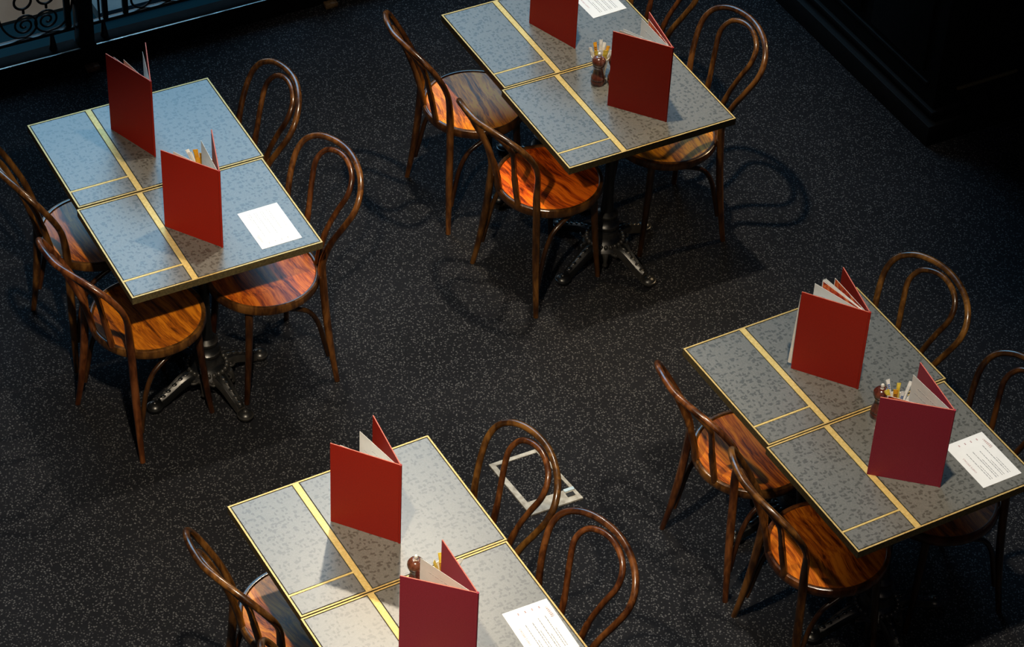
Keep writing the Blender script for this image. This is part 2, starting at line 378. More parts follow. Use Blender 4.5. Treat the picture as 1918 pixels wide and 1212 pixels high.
# ------------------------------------------------------------------ railing over the stair void
POSTS = [-0.555, 0.385, 1.475, 2.56]
def rail_frame(o, s):
    q = rp(s, 0.06); o.location = q; o.rotation_euler = (0, 0, YAW); return o
rail_root = thing('gallery_railing', 'black wrought iron gallery railing with scrolls on a black kerb', 'railing', rp(0, 0.0), YAW)
def rl(name, bm, m):
    return obj(name, bm, m, rail_root)
for i in range(3):
    s0, s1 = POSTS[i] + 0.035, POSTS[i + 1] - 0.035
    rl('kerb', box(((s0 + s1) / 2, 0.04, 0.05), (s1 - s0, 0.08, 0.10), bev=0.003), M['kerb_black'])
    rl('edge_strip', box(((s0 + s1) / 2, 0.001, 0.1008), (s1 - s0, 0.007, 0.004), bev=0.001), M['steel'])
for s in POSTS:
    p_ = rl('post', box((s, 0.04, 0.55), (0.066, 0.066, 1.1), bev=0.004), M['black_metal'])
    rl('floor_stop', box((s, -0.028, 0.013), (0.060, 0.034, 0.026), bev=0.006), M['oak'])
for i in range(3):
    s0, s1 = POSTS[i] + 0.035, POSTS[i + 1] - 0.035
    rl('bottom_rail', box(((s0 + s1) / 2, 0.06, 0.171), (s1 - s0, 0.022, 0.016), bev=0.003), M['black_metal'])
    rl('top_rail', box(((s0 + s1) / 2, 0.06, 1.02), (s1 - s0, 0.045, 0.03), bev=0.006), M['black_metal'])
    for s in (s0 + 0.055, s1 - 0.10):
        bm = bmesh.new(); tube(bm, [(s, 0.05, 0.10), (s, 0.05, 0.125), (s, 0.055, 0.165)], [0.017, 0.013, 0.008], 12)
        rl('rail_bracket', bm, M['black_metal'])
def spiral(cx, cz, r0, turns, a_start, sgn):
    pts = []
    n = int(26 * turns)
    for k in range(n + 1):
        t = k / n; a = a_start + sgn * 2 * PI * turns * t; r_ = r0 * (1 - 0.86 * t)
        pts.append((cx + r_ * math.cos(a), 0.06, cz + r_ * math.sin(a)))
    return pts
def scroll(cx, cz, r0, sgn, lead):
    # outer sweep that leads into the spiral, tangent at its start
    pts = [(q[0], 0.06, q[1]) for q in lead]
    sp = spiral(cx, cz, r0, 2.1, -PI / 2, sgn)
    return catmull(pts, 6)[:-1] + sp
for base in (0.0, -1.09 + 0.15):                      # scroll panels: the one in view, and its neighbour to the left
    o1 = base
    for cx, sgn, lead in ((0.140, 1, [(0.035, 0.43), (0.030, 0.33), (0.050, 0.245), (0.090, 0.196), (0.140, 0.184)]),
                          (0.238, -1, [(0.345, 0.43), (0.352, 0.33), (0.335, 0.245), (0.295, 0.196), (0.238, 0.184)])):
        bm = bmesh.new(); tube(bm, [(x + o1, y, z) for x, y, z in scroll(cx, 0.242, 0.058, sgn, lead)], 0.0048, 8)
        rl('scroll', bm, M['black_metal'])
        bm = bmesh.new(); tube(bm, [(cx + o1, 0.06, 0.300), (cx + o1, 0.06, 0.322)], 0.006, 8); rl('scroll_stem', bm, M['black_metal'])
        bm = bmesh.new(); tube(bm, [(cx + o1 + 0.036 * math.cos(2 * PI * k / 28), 0.06, 0.358 + 0.036 * math.sin(2 * PI * k / 28)) for k in range(28)], 0.0055, 8, closed=True)
        rl('ring', bm, M['black_metal'])
    for s in (0.010, 0.325):
        rl('baluster', box((s + o1, 0.06, 0.595), (0.026, 0.022, 0.83), bev=0.003), M['black_metal'])
for s, w in ((0.430, 0.007), (0.462, 0.007), (0.488, 0.022), (0.577, 0.022), (0.955, 0.022), (1.045, 0.022)):
    rl('baluster', box((s, 0.06, 0.595), (w, 0.014 if w < 0.01 else 0.02, 0.83), bev=0.002), M['black_metal'])
for s in (0.651, 0.768, 0.885):
    bm = bmesh.new(); tube(bm, [(s + 0.046 * math.cos(2 * PI * k / 28), 0.06, 0.230 + 0.046 * math.sin(2 * PI * k / 28)) for k in range(28)], 0.005, 8, closed=True)
    rl('ring', bm, M['black_metal'])

# ------------------------------------------------------------------ black counter, far right
cb = thing('black_counter', 'black panelled counter in deep shade at the top right corner', 'counter', (1.658, 8.891, 0), YAW)
obj('carcass', box((0.76, 0.76, 0.58), (1.48, 1.48, 1.04), bev=0.006), M['black_wood'], cb)
obj('plinth', box((0.75, 0.75, 0.05), (1.53, 1.53, 0.10), bev=0.004), M['black_wood'], cb)
obj('base_moulding', box((0.755, 0.755, 0.145), (1.505, 1.505, 0.022), bev=0.006), M['black_wood'], cb)
obj('countertop', box((0.75, 0.75, 1.12), (1.56, 1.56, 0.045), bev=0.008), M['black_wood'], cb)
obj('brass_strip', box((0.27, 0.014, 0.235), (0.30, 0.012, 0.014), bev=0.003), M['brass_side'], cb)
for k in range(3):
    obj('side_panel', box((0.015, 0.30 + k * 0.46, 0.60), (0.016, 0.38, 0.62), bev=0.005), M['black_wood'], cb)
    obj('front_panel', box((0.30 + k * 0.46, 0.015, 0.66), (0.38, 0.016, 0.62), bev=0.005), M['black_wood'], cb)
obj('side_rail', box((0.012, 0.62, 0.255), (0.014, 1.1, 0.02), bev=0.004), M['black_wood'], cb)

# ------------------------------------------------------------------ floor outlet box
fb = thing('floor_outlet_box', 'cream metal floor outlet box with a carpeted lid, let into the carpet', 'floor box', (0.112, 6.805, 0), 0)
C4 = [Vector((-0.056, 6.880)), Vector((0.115, 6.975)), Vector((0.281, 6.739)), Vector((0.100, 6.640))]
cen = Vector((0.112, 6.805))
I4 = [Vector((-0.031, 6.876)), Vector((0.112, 6.955)), Vector((0.235, 6.782)), Vector((0.087, 6.702))]
C4 = [q - cen for q in C4]; I4 = [q - cen for q in I4]
for k, nm in enumerate(('frame_bar', 'frame_bar', 'frame_bar', 'frame_bar')):
    k2 = (k + 1) % 4; bm = bmesh.new(); prism(bm, [C4[k], C4[k2], I4[k2], I4[k]], 0.0, 0.006); obj('frame_bar', bm, M['box_frame'], fb, smooth=False)
ci = sum(I4, Vector((0, 0))) / 4
bm = bmesh.new(); prism(bm, [ci + (q - ci) * 0.985 for q in I4], 0.0, 0.0045); obj('lid_carpet', bm, M['carpet'], fb, smooth=False)
rz = Matrix.Rotation(R(30), 3, 'Z')
d0 = Vector((0.234, 6.760)) - cen
obj('cable_slot', box((d0.x + 0.002, d0.y - 0.008, 0.0045), (0.030, 0.020, 0.006), rz), M['dark_hole'], fb, smooth=False)
obj('latch', box((d0.x - 0.004, d0.y + 0.014, 0.0065), (0.040, 0.014, 0.007), rz, 0.001), M['blue_steel'], fb, smooth=False)

# ------------------------------------------------------------------ tables
TW, TV, TH = 0.70, 0.517, 0.75                        # long side, short side, height
TABLES = {  # corner x, y, yaw; yaw of the iron foot and its offset along / across the table
    'A1': (-1.779, 7.734, 29.5, 34, -0.005, 0), 'A2': (-1.5285, 7.2725, 29.6, 42, 0.005, 0), 'B1': (-0.332, 8.557, 30.0, 44, 0, -0.02), 'B2': (-0.083, 8.097, 30.0, 48, 0, -0.02),
    'C1': (-0.847, 5.875, 31.3, 38, 0.01, 0), 'C2': (-0.579, 5.427, 31.4, 46, 0.02, 0), 'D1': (0.571, 6.716, 31.2, 28, 0.01, 0), 'D2': (0.831, 6.264, 31.1, 24, 0, 0)}
TLAB = {
    'A1': 'grey terrazzo table with brass edge beside the railing, back one of the left pair',
    'A2': 'grey terrazzo table with brass edge in the left pair, the one carrying a white card',
    'B1': 'grey terrazzo table cut by the top of the photo, back one of the top pair',
    'B2': 'grey terrazzo table with brass edge in the top pair, the one carrying pepper mills',
    'C1': 'grey terrazzo table beside the floor outlet box, back one of the bottom pair',
    'C2': 'grey terrazzo table cut by the bottom of the photo, front one of the bottom pair',
    'D1': 'grey terrazzo table with brass edge in the right pair, its menu full of food photos',
    'D2': 'grey terrazzo table with brass edge in the right pair, the one carrying a white card'}
SU, SW, CV, CW, BW, GV = 0.2294, 0.021, 0.4237, 0.0070, 0.0055, 0.0035
def make_table():
    t = thing('restaurant_table', '', 'table', group='terrazzo topped tables')
    # local frame: x along the long side, y towards the back; origin under the left corner P00
    zt = TH
    obj('table_core', box((TW / 2, -TV / 2, zt - 0.0155), (TW - 0.004, TV - 0.004, 0.025)), M['groove'], t, smooth=False)
    for pts in ([(0, 0), (TW, 0), (TW - BW, -BW), (BW, -BW)], [(TW, 0), (TW, -TV), (TW - BW, -TV + BW), (TW - BW, -BW)],
                [(TW, -TV), (0, -TV), (BW, -TV + BW), (TW - BW, -TV + BW)], [(0, -TV), (0, 0), (BW, -BW), (BW, -TV + BW)]):
        bm = bmesh.new(); prism(bm, pts, zt - 0.029, zt); e = obj('brass_edge', bm, M['brass'], t, smooth=False)
        e.data.materials.append(M['brass_side'])         # only the worn top face is polished
        for p in e.data.polygons:
            if p.normal.z < 0.5:
                p.material_index = 1
    a, c = BW + GV, TW - BW - GV
    y0, y1 = -BW - GV, -TV + BW + GV
    for x0, x1, ya, yb in ((a, SU - SW / 2 - GV, y0, -CV + CW / 2 + GV * 0.5), (a, SU - SW / 2 - GV, -CV - CW / 2 - GV * 0.5, y1), (SU + SW / 2 + GV, c, y0, y1)):
        obj('terrazzo_panel', box(((x0 + x1) / 2, (ya + yb) / 2, zt - 0.0012), (x1 - x0, ya - yb, 0.003), bev=0.0004, seg=1), M['terrazzo'], t, smooth=False)
    obj('brass_inlay', box((SU, -TV / 2, zt - 0.001), (SW, TV - 2 * BW, 0.0024), bev=0.0003, seg=1), M['brass_inlay'], t, smooth=False)
    obj('brass_inlay', box(((BW + SU - SW / 2) / 2, -CV, zt - 0.001), (SU - SW / 2 - BW, CW, 0.0024), bev=0.0003, seg=1), M['brass_inlay'], t, smooth=False)
    return t
def make_base(t, rz):
    base = bpy.data.objects.new('pedestal', None); COL.objects.link(base); base.parent = t
    base.location = (TW / 2, -TV / 2, 0); base.rotation_euler = (0, 0, rz)
    return base
def base_parts(base):
    bm = bmesh.new()
    lathe(bm, [(0.0, 0.085), (0.050, 0.085), (0.050, 0.150), (0.046, 0.158), (0.052, 0.166), (0.052, 0.178), (0.040, 0.188), (0.036, 0.205), (0.043, 0.214), (0.043, 0.224), (0.026, 0.236), (0.0205, 0.30),
               (0.0190, 0.40), (0.0190, 0.54), (0.026, 0.548), (0.026, 0.558), (0.0195, 0.566), (0.0195, 0.585), (0.026, 0.592), (0.026, 0.602), (0.0195, 0.612), (0.024, 0.66), (0.06, 0.71), (0.06, 0.7205), (0.0, 0.7205)], 28)
    obj('column', bm, M['iron'], base)
    obj('top_plate', box((0, 0, 0.7140), (0.26, 0.26, 0.012), bev=0.002), M['iron'], base)
    bm = bmesh.new()
    lathe(bm, [(0.0, 0.062), (0.070, 0.062), (0.082, 0.072), (0.084, 0.082), (0.074, 0.098), (0.056, 0.112), (0.050, 0.128), (0.0, 0.128)], 40)
    for k in range(24):
        a = 2 * PI * k / 24
        ball(bm, (0.071 * math.cos(a), 0.071 * math.sin(a), 0.103), 0.0085, 1.0, 1.0, 1.3, 8, 6)
    obj('hub', bm, M['iron'], base)
    for k in range(4):
        a = R(45) + k * PI / 2
        m3 = Matrix.Rotation(a, 4, 'Z')
        bm = bmesh.new()
        # arched leg: half-round section with a raised ridge on each side
        path = [(0.058, 0.096), (0.085, 0.098), (0.115, 0.090), (0.150, 0.072), (0.185, 0.052), (0.208, 0.042)]
        wid = [0.030, 0.027, 0.024, 0.021, 0.018, 0.016]; rings = []
        cp = catmull([(x, 0, z) for x, z in path], 4)
        for j, q in enumerate(cp):
            t_ = j / (len(cp) - 1) * (len(wid) - 1); i0 = min(int(t_), len(wid) - 2); w = wid[i0] + (wid[i0 + 1] - wid[i0]) * (t_ - i0)
            sec = [(-w, -0.030), (-w * 1.02, -0.004), (-w * 0.82, 0.004), (-w * 0.62, -0.002), (-w * 0.32, 0.004), (0, 0.008), (w * 0.32, 0.004), (w * 0.62, -0.002), (w * 0.82, 0.004), (w * 1.02, -0.004), (w, -0.030)]
            rings.append([bm.verts.new((q.x, y, max(q.z + dz * (1.0 if dz > -0.01 else min(1, 0.9)), 0.012))) for y, dz in sec])
        for A, B in zip(rings[:-1], rings[1:]):
            for i in range(len(A)):
                i2 = (i + 1) % len(A); bm.faces.new((A[i], A[i2], B[i2], B[i]))
        bm.faces.new(rings[0]); bm.faces.new(rings[-1][::-1])
        # acanthus leaf beads on the crown of the leg
        for j in range(5):
            q = cp[5 + 3 * j]
            ball(bm, (q.x, 0, q.z + 0.004), 0.010, 1.4, 0.8, 0.5, 8, 6)
        # curled ears where the leg meets the hub
        for sy in (-1, 1):
            tube(bm, [(0.078 + 0.016 * math.cos(x_) * (1 - x_ / 9), sy * (0.034 + 0.010 * math.sin(x_) * (1 - x_ / 9)), 0.082) for x_ in [0.5 * i for i in range(12)]], 0.0045, 6)
        bm.transform(m3); lg = obj('leg', bm, M['iron'], base)
        bm = bmesh.new(); ball(bm, (0.232, 0, 0.021), 0.029, 1, 1, 0.72, 18, 10)
        tube(bm, [(0.232 + 0.026 * math.cos(2 * PI * i / 20), 0.026 * math.sin(2 * PI * i / 20), 0.024) for i in range(20)], 0.005, 8, closed=True)
        ball(bm, (0.232, 0, 0.040), 0.010, 1, 1, 0.8, 10, 6)
        bm.transform(m3); obj('foot', bm, M['iron'], lg)
        # pendant drop between two legs
        m4 = Matrix.Rotation(a + R(45), 4, 'Z')
        bm = bmesh.new(); tube(bm, [(0.078, 0, 0.080), (0.088, 0, 0.062), (0.092, 0, 0.046), (0.091, 0, 0.036)], [0.014, 0.010, 0.0075, 0.009], 10); ball(bm, (0.0905, 0, 0.034), 0.0105)
        bm.transform(m4); obj('pendant', bm, M['iron'], base)
proto_t = make_table()
pb = make_base(proto_t, 0); base_parts(pb)
tables = {}
for i, (k, (x, y, a, bz, du, dv)) in enumerate(TABLES.items()):
    t = proto_t if i == 0 else copy_tree(proto_t)
    t.location = (x, y, 0); t.rotation_euler = (0, 0, R(a)); t['label'] = TLAB[k]; tables[k] = t
    for ch in t.children:
        if ch.name.startswith('pedestal'):
            ch.rotation_euler = (0, 0, R(bz - a - 45)); ch.location = (TW / 2 + du, -TV / 2 - dv, 0)

# ------------------------------------------------------------------ bentwood chairs
OUT = [(-0.192, 0.196, 0.0), (-0.183, 0.175, 0.12), (-0.174, 0.153, 0.28), (-0.1685, 0.139, 0.44), (-0.170, 0.135, 0.53), (-0.190, 0.160, 0.625), (-0.222, 0.190, 0.705),
       (-0.256, 0.206, 0.770), (-0.288, 0.190, 0.820), (-0.318, 0.142, 0.852), (-0.340, 0.075, 0.866), (-0.350, 0.0, 0.868)]
INN = [(-0.190, 0.056, 0.452), (-0.205, 0.056, 0.53), (-0.226, 0.068, 0.615), (-0.252, 0.093, 0.700), (-0.280, 0.114, 0.770), (-0.308, 0.098, 0.818), (-0.326, 0.055, 0.842), (-0.333, 0.0, 0.850)]
def sym(h):
    return h + [(x, -y, z) for x, y, z in h[-2::-1]]
def make_chair():
    t = thing('bentwood_chair', '', 'chair', group='bentwood chairs around the tables')
    bm = bmesh.new()
    lathe(bm, [(0.0, 0.438), (0.190, 0.438), (0.1905, 0.4545), (0.176, 0.4535), (0.12, 0.4505), (0.06, 0.449), (0.0, 0.4485)], 56)
    obj('seat', bm, M['seat_wood'], t)
    bm = bmesh.new(); prof = [(0.186, 0.424), (0.201, 0.424), (0.2045, 0.430), (0.2050, 0.448), (0.2025, 0.457), (0.197, 0.460), (0.1905, 0.459), (0.187, 0.455), (0.186, 0.44)]
    seg = 64; rings = []
    for k in range(seg):
        a = 2 * PI * k / seg; rings.append([bm.verts.new((r_ * math.cos(a), r_ * math.sin(a), z)) for r_, z in prof])
    for k in range(seg):
        A, B = rings[k], rings[(k + 1) % seg]
        for i in range(len(prof)):
            i2 = (i + 1) % len(prof); bm.faces.new((A[i], A[i2], B[i2], B[i]))
    obj('seat_ring', bm, M['bent_wood'], t)
    c = catmull(sym(OUT), 8); rad = []
    for q in c:
        z = q.z
        rad.append(0.0100 + 0.0045 * min(1, z / 0.25) if z < 0.25 else (0.0145 if z < 0.5 else max(0.0112, 0.0145 - 0.0033 * (z - 0.5) / 0.15)))
    bm = bmesh.new(); tube(bm, c, rad, 14); obj('back_hoop', bm, M['bent_wood'], t)
    c = catmull(sym(INN), 8); bm = bmesh.new(); tube(bm, c, [0.0118 if q.z < 0.6 else 0.0102 for q in c], 12); obj('inner_hoop', bm, M['bent_wood'], t)
    for s in (-1, 1):
        pts = catmull([(0.118, s * 0.122, 0.430), (0.126, s * 0.129, 0.30), (0.138, s * 0.137, 0.14), (0.152, s * 0.145, 0.0)], 4)
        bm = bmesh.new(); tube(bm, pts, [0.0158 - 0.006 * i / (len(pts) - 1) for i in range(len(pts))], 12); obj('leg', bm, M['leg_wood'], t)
    half = [(-0.170, 0.170, 0.115), (-0.155, 0.165, 0.19), (-0.134, 0.162, 0.28), (-0.100, 0.160, 0.345), (-0.050, 0.160, 0.380), (0.010, 0.155, 0.402), (0.062, 0.130, 0.412), (0.100, 0.080, 0.414), (0.114, 0.0, 0.414)]
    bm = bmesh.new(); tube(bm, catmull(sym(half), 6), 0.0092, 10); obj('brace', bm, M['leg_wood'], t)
    return t
CHAIRS = [
    (-1.5215, 7.5267, 33.0, 'bentwood chair cut by the left edge of the photo, beside the railing table'),
    (-1.272, 7.080, 44.0, 'bentwood chair at the front left of the left pair, red-brown seat'),
    (-1.1545, 7.7973, 204.9, 'bentwood chair hoop standing right of the railing table, seat hidden'),
    (-0.896, 7.338, 213.8, 'bentwood chair on the right of the left pair, nearest the white card'),
    (-0.188, 8.417, 27.7, 'bentwood chair with bright orange seat, farther left chair of the top pair'),
    (0.109, 7.963, 40.1, 'bentwood chair with striped seat, nearer left chair of the top pair'),
    (0.315, 8.760, 208.0, 'bentwood chair cut by the top of the photo, behind the top pair'),
    (0.543, 8.282, 208.7, 'bentwood chair on the right of the top pair, its tall hoop clear against the carpet'),
    (-0.603, 5.730, 39.1, 'bentwood chair at bottom left, on the left side of the bottom pair'),
    (-0.327, 5.262, 32.0, 'bentwood chair cut by the bottom edge, only the top of its hoop in view'),
    (-0.181, 5.9305, 208.4, 'bentwood chair whose hoop stands in front of the floor outlet box'),
    (0.0622, 5.5335, 215.2, 'bentwood chair on the right of the bottom pair, nearest the lower white card'),
    (0.8252, 6.5543, 32.5, 'bentwood chair on the left of the right pair, the farther of two'),
    (1.0553, 6.1308, 26.3, 'bentwood chair on the left of the right pair, nearest the camera'),
    (1.1708, 6.8517, 212.7, 'bentwood chair hoop behind the right pair, beside the menu with food photos'),
    (1.4337, 6.3852, 208.5, 'bentwood chair standing in shade, cut by the right edge of the photo')]
STAIN_AND_SHADE = {1: (0.80, 0.66, 0.6), 4: (1.75, 1.75, 1.0), 5: (1.60, 1.25, 0.8), 7: (1.1, 1.3, 1.3), 3: (0.95, 0.95, 0.9), 8: (0.9, 1.0, 1.0), 12: (0.75, 0.75, 0.8), 13: (0.75, 0.75, 0.8), 15: (0.4, 0.4, 0.4)}   # seats differ in stain; the last one carries painted shade
proto_c = make_chair()
for i, (x, y, a, lab) in enumerate(CHAIRS):
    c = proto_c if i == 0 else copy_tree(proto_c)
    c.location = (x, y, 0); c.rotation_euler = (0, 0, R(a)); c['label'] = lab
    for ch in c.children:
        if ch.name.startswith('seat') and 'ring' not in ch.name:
            ch.color = (*STAIN_AND_SHADE.get(i, (1.0, 1.0, 1.0)), 1)
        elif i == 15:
            ch.color = (0.35, 0.30, 0.28, 1)  # unlit chair at the right edge: its shade is multiplied into the wood

# ------------------------------------------------------------------ standing menus
MW, MH = 0.230, 0.333
def dirv(a):
    return Vector((math.cos(R(a)), math.sin(R(a)), 0))
def make_menu(label, spine, a_front, a_back, pages, cover, slip=None):
    """spine: x,y; a_front / a_back: plan angles of the two boards; pages: (angle, width, extra drop) """
    t = thing('menu_folder', label, 'menu', (spine[0], spine[1], TH), 0, 'standing red menus')
    def board(name, a, th, w, h, z0, off, mtl, par=t, bev=0.0012, start=0.003):
        bm = box((start + w / 2, off, z0 + h / 2), (w, th, h), bev=bev) if bev else box((start + w / 2, off, z0 + h / 2), (w, th, h))
        o = obj(name, bm, mtl, par, rot=(0, 0, R(a)), smooth=False)
        if 'cover' in name:                      # turned-in edges, lighter by wear and by top light put into the colour
            o.data.materials.append(M['cover_edge'])
            for p in o.data.polygons:
                if abs(p.normal.y) < 0.8:
                    p.material_index = 1
        return o
    board('front_cover', a_front, 0.004, MW - 0.003, MH, 0, 0.0, cover)
    board('back_cover', a_back, 0.004, MW - 0.003, MH, 0, 0.0, cover)
    bm = bmesh.new(); tube(bm, [(0, 0, 0), (0, 0, MH)], 0.0042, 12); obj('spine', bm, cover, t)
    for a, w, photo in pages:
        pg = board('page', a, 0.0007, w, MH - 0.022, 0.008, 0.0, M['paper'], bev=0, start=0.006)
        if photo:
            # colour photographs printed along the top of this page, on both faces
            for sy in (-1, 1):
                bm = box((0.006 + w * 0.60, sy * 0.00055, MH - 0.0155 - 0.050), (w * 0.76, 0.0003, 0.100))
                obj('food_picture', bm, M['food_photo'], pg, smooth=False)
        else:
            bm = bmesh.new(); rnd = random.Random(int(a * 10))
            for j in range(9):
                x0 = 0.03 + w * 0.05; z = MH - 0.05 - j * 0.026
                while x0 < w * 0.86:
                    ww = rnd.uniform(0.006, 0.02)
                    for sy in (-1, 1):
                        bx(bm, (x0 + ww / 2, sy * 0.0005, z), (ww, 0.0002, 0.0028))
                    x0 += ww + 0.004
                    if rnd.random() < 0.06:
                        break
            obj('printed_lines', bm, M['ink_pale'], pg, smooth=False)['kind'] = 'stuff'
    if slip:
        a, w, tilt = slip
        pg = obj('page', box((0.006 + w / 2, 0, 0.004 + (MH - 0.035) / 2), (w, 0.0007, MH - 0.035)), M['paper'], t, rot=(0, tilt, R(a)), smooth=False)
    return t
make_menu('red menu standing on the railing table, the farthest left of all', (-1.300, 7.594), 140.4, 102.0, [(106.0, 0.190, False), (135.5, 0.205, True), (130, 0.17, False)], M['cover_red'])
make_menu('red menu standing open in front of orange sugar sticks, on the left pair', (-1.005, 7.113), 155.2, 103.1, [(115.0, 0.190, False), (147.0, 0.195, False)], M['cover_red'])
make_menu('red menu cut off by the top edge of the photo', (0.181, 8.386), 139.6, 103.0, [(112, 0.19, False), (130, 0.2, False)], M['cover_red'])
make_menu('red menu standing beside the dark pepper mills on the top pair', (0.523, 7.956), 159.0, 111.4, [(120.0, 0.215, False), (150.0, 0.215, False), (146.0, 0.208, False), (114.5, 0.200, True)], M['cover_red'])
make_menu('red menu on the bottom pair, standing alone on the back table', (-0.308, 5.759), 160.2, 115.1, [(131.7, 0.195, False), (155.5, 0.2, False)], M['cover_red'])
make_menu('maroon menu cut by the bottom edge, in front of two brown mills', (-0.0567, 5.2607), 167.3, 119.1, [(141.4, 0.213, False), (163.5, 0.205, True)], M['cover_maroon'])
make_menu('red menu holding pages of food photographs, on the right pair', (1.140, 6.564), 158.6, 108.6, [(139.0, 0.216, False), (131.5, 0.208, True), (130.0, 0.212, False), (128.8, 0.211, False), (127.4, 0.210, False), (119.6, 0.198, True)], M['cover_red'], slip=(156.6, 0.240, R(-2.2)))
make_menu('maroon menu at the right edge, beside a white card and a brown mill', (1.372, 6.1258), 169.6, 112.8, [(123.9, 0.196, False), (162.0, 0.205, True)], M['cover_maroon'])

# ------------------------------------------------------------------ white cards with printing
CL, CWD = 0.212, 0.150
def text_mesh(body, size, thick=0.0):
    cu = bpy.data.curves.new('lettering', 'FONT'); cu.body = body; cu.size = size; cu.align_x = 'CENTER'; cu.align_y = 'CENTER'; cu.space_character = 1.15; cu.extrude = 0.00008
    o = bpy.data.objects.new('lettering', cu); COL.objects.link(o)
    me = bpy.data.meshes.new_from_object(o); bpy.data.objects.remove(o); return me
HEAD = text_mesh("CHEF'S SPECIALS", 0.0085)
def make_card(label, cx, cy, rot, ink, seed):
    """local x is the reading direction, y the top of the page"""
    t = tag(obj('menu_card', box((0, 0, 0.0004), (CL, CWD, 0.0008), bev=0.0002, seg=1), M['card'], smooth=False), label, 'card', 'white cards on the tables')
    t.location = (cx, cy, TH + 0.0004); t.rotation_euler = (0, 0, rot)
    h = bpy.data.objects.new('heading', HEAD.copy()); COL.objects.link(h); h.parent = t; h.location = (-0.005, CWD * 0.36, 0.00092); h.data.materials.append(M['ink_red'] if ink == 'ink' else M[ink])
    rnd = random.Random(seed); bm = bmesh.new()
    for j in range(4):
        y = CWD * (0.21 - 0.155 * j)
        for row, (xs, xe) in enumerate(((-CL * 0.40, CL * rnd.uniform(0.10, 0.24)), (-CL * 0.40, -CL * rnd.uniform(0.02, 0.16)))):
            x = xs
            while x < xe:
                w = rnd.uniform(0.004, 0.013); bx(bm, (x + w / 2, y - row * 0.0075, 0.00092), (w, 0.0019 if row == 0 else 0.0016, 0.0002)); x += w + 0.0022
    obj('printed_lines', bm, M[ink], t, smooth=False)['kind'] = 'stuff'
    bm = bmesh.new()
    for j in range(4):
        y = CWD * (0.21 - 0.155 * j)
        for q in (0, 0.0045):
            bx(bm, (CL * 0.385 + q, y, 0.00092), (0.003, 0.0042, 0.0002))
    obj('prices', bm, M['ink_red'] if ink == 'ink' else M[ink], t, smooth=False)['kind'] = 'stuff'
    # handwritten style signature mark in the corner
    pts = []
    for i in range(46):
        u_ = i / 45; pts.append((CL * 0.16 + 0.042 * u_ + 0.0028 * math.cos(u_ * 40), -CWD * 0.40 + 0.0042 * math.sin(u_ * 40) * (1.5 - u_) + 0.003 * u_, 0.00095))
    bm = bmesh.new(); tube(bm, pts, 0.00055, 5); obj('signature', bm, M['ink_red'] if ink == 'ink' else M[ink], t, smooth=False)
    return t
# (centre, reading direction)
make_card('white printed card on the right pair, beside the maroon menu', 1.522, 6.259, R(121.0), 'ink', 5)
make_card('white printed card on the bottom pair, cut by the bottom edge of the photo', 0.132, 5.431, R(119.0), 'ink', 8)
make_card('white printed card at the top edge of the photo, on the top pair', 0.258, 8.716, R(122.0), 'ink', 11)
make_card('bright white card with the faintest printing, on the left pair', -0.8555, 7.240, R(-60.0), 'ink_pale', 3)

# ------------------------------------------------------------------ pepper and salt mills
def make_mill():
    t = thing('pepper_mill', '', 'mill', group='dark wooden mills')
    bm = bmesh.new()
    lathe(bm, [(0.0, 0.0), (0.0245, 0.0), (0.0262, 0.004), (0.0262, 0.018), (0.0245, 0.0215), (0.0262, 0.025), (0.0258, 0.031), (0.0235, 0.035), (0.0205, 0.048), (0.0175, 0.064), (0.0172, 0.070), (0.0192, 0.078), (0.0222, 0.083), (0.0222, 0.0855), (0.0, 0.0855)], 28)
    obj('body', bm, M['walnut'], t)
    bm = bmesh.new()
    lathe(bm, [(0.0, 0.0858), (0.0210, 0.0858), (0.0252, 0.091), (0.0266, 0.099), (0.0254, 0.108), (0.0205, 0.1155), (0.0145, 0.119), (0.0125, 0.1185), (0.0110, 0.1205), (0.0, 0.1215)], 28)
    obj('head', bm, M['walnut'], t)
    bm = bmesh.new(); lathe(bm, [(0.0, 0.121), (0.0066, 0.121), (0.0048, 0.1245), (0.0062, 0.1285), (0.0066, 0.133), (0.0046, 0.138), (0.0, 0.139)], 16)
    obj('knob', bm, M['chrome'], t)
    return t
MILLS = [(0.270, 8.170, 'dark brown mill with nickel knob standing clear left of the menu on the top pair'),
         (0.332, 8.179, 'dark brown mill half hidden behind the menu on the top pair'),
         (-0.248, 5.578, 'brown mill with a bright knob on the bottom pair, the taller looking of two'),
         (-0.223, 5.529, 'brown mill on the bottom pair, almost hidden behind a white page'),
         (1.198, 6.440, 'brown mill peeking out left of the maroon menu on the right pair')]
proto_m = make_mill()
for i, (x, y, lab) in enumerate(MILLS):
    m_ = proto_m if i == 0 else copy_tree(proto_m)
    m_.location = (x, y, TH); m_['label'] = lab

# ------------------------------------------------------------------ cups of sugar sticks
def make_cup():
    bm = bmesh.new()
    lathe(bm, [(0.0, 0.0), (0.021, 0.0), (0.0225, 0.003), (0.0235, 0.02), (0.029, 0.06), (0.0345, 0.084), (0.0350, 0.0855), (0.0335, 0.0855), (0.0275, 0.06), (0.0215, 0.02), (0.020, 0.006), (0.0, 0.005)], 32)
    return tag(obj('sugar_cup', bm, M['china']), '', 'cup', 'white cups of sugar sticks')
CUPS = [(0.276, 8.226, 'flared white cup full of sugar sticks behind the mills on the top pair'),
        (-0.160, 5.585, 'white cup of sugar sticks hidden behind the front menu of the bottom pair'),
        (1.252, 6.434, 'white cup of sugar sticks behind the maroon menu on the right pair'),
        (-1.110, 7.466, 'white cup of sugar sticks behind the open menu on the left pair')]
proto_cup = make_cup()
for i, (x, y, lab) in enumerate(CUPS):
    c = proto_cup if i == 0 else copy_tree(proto_cup)
    c.location = (x, y, TH); c['label'] = lab
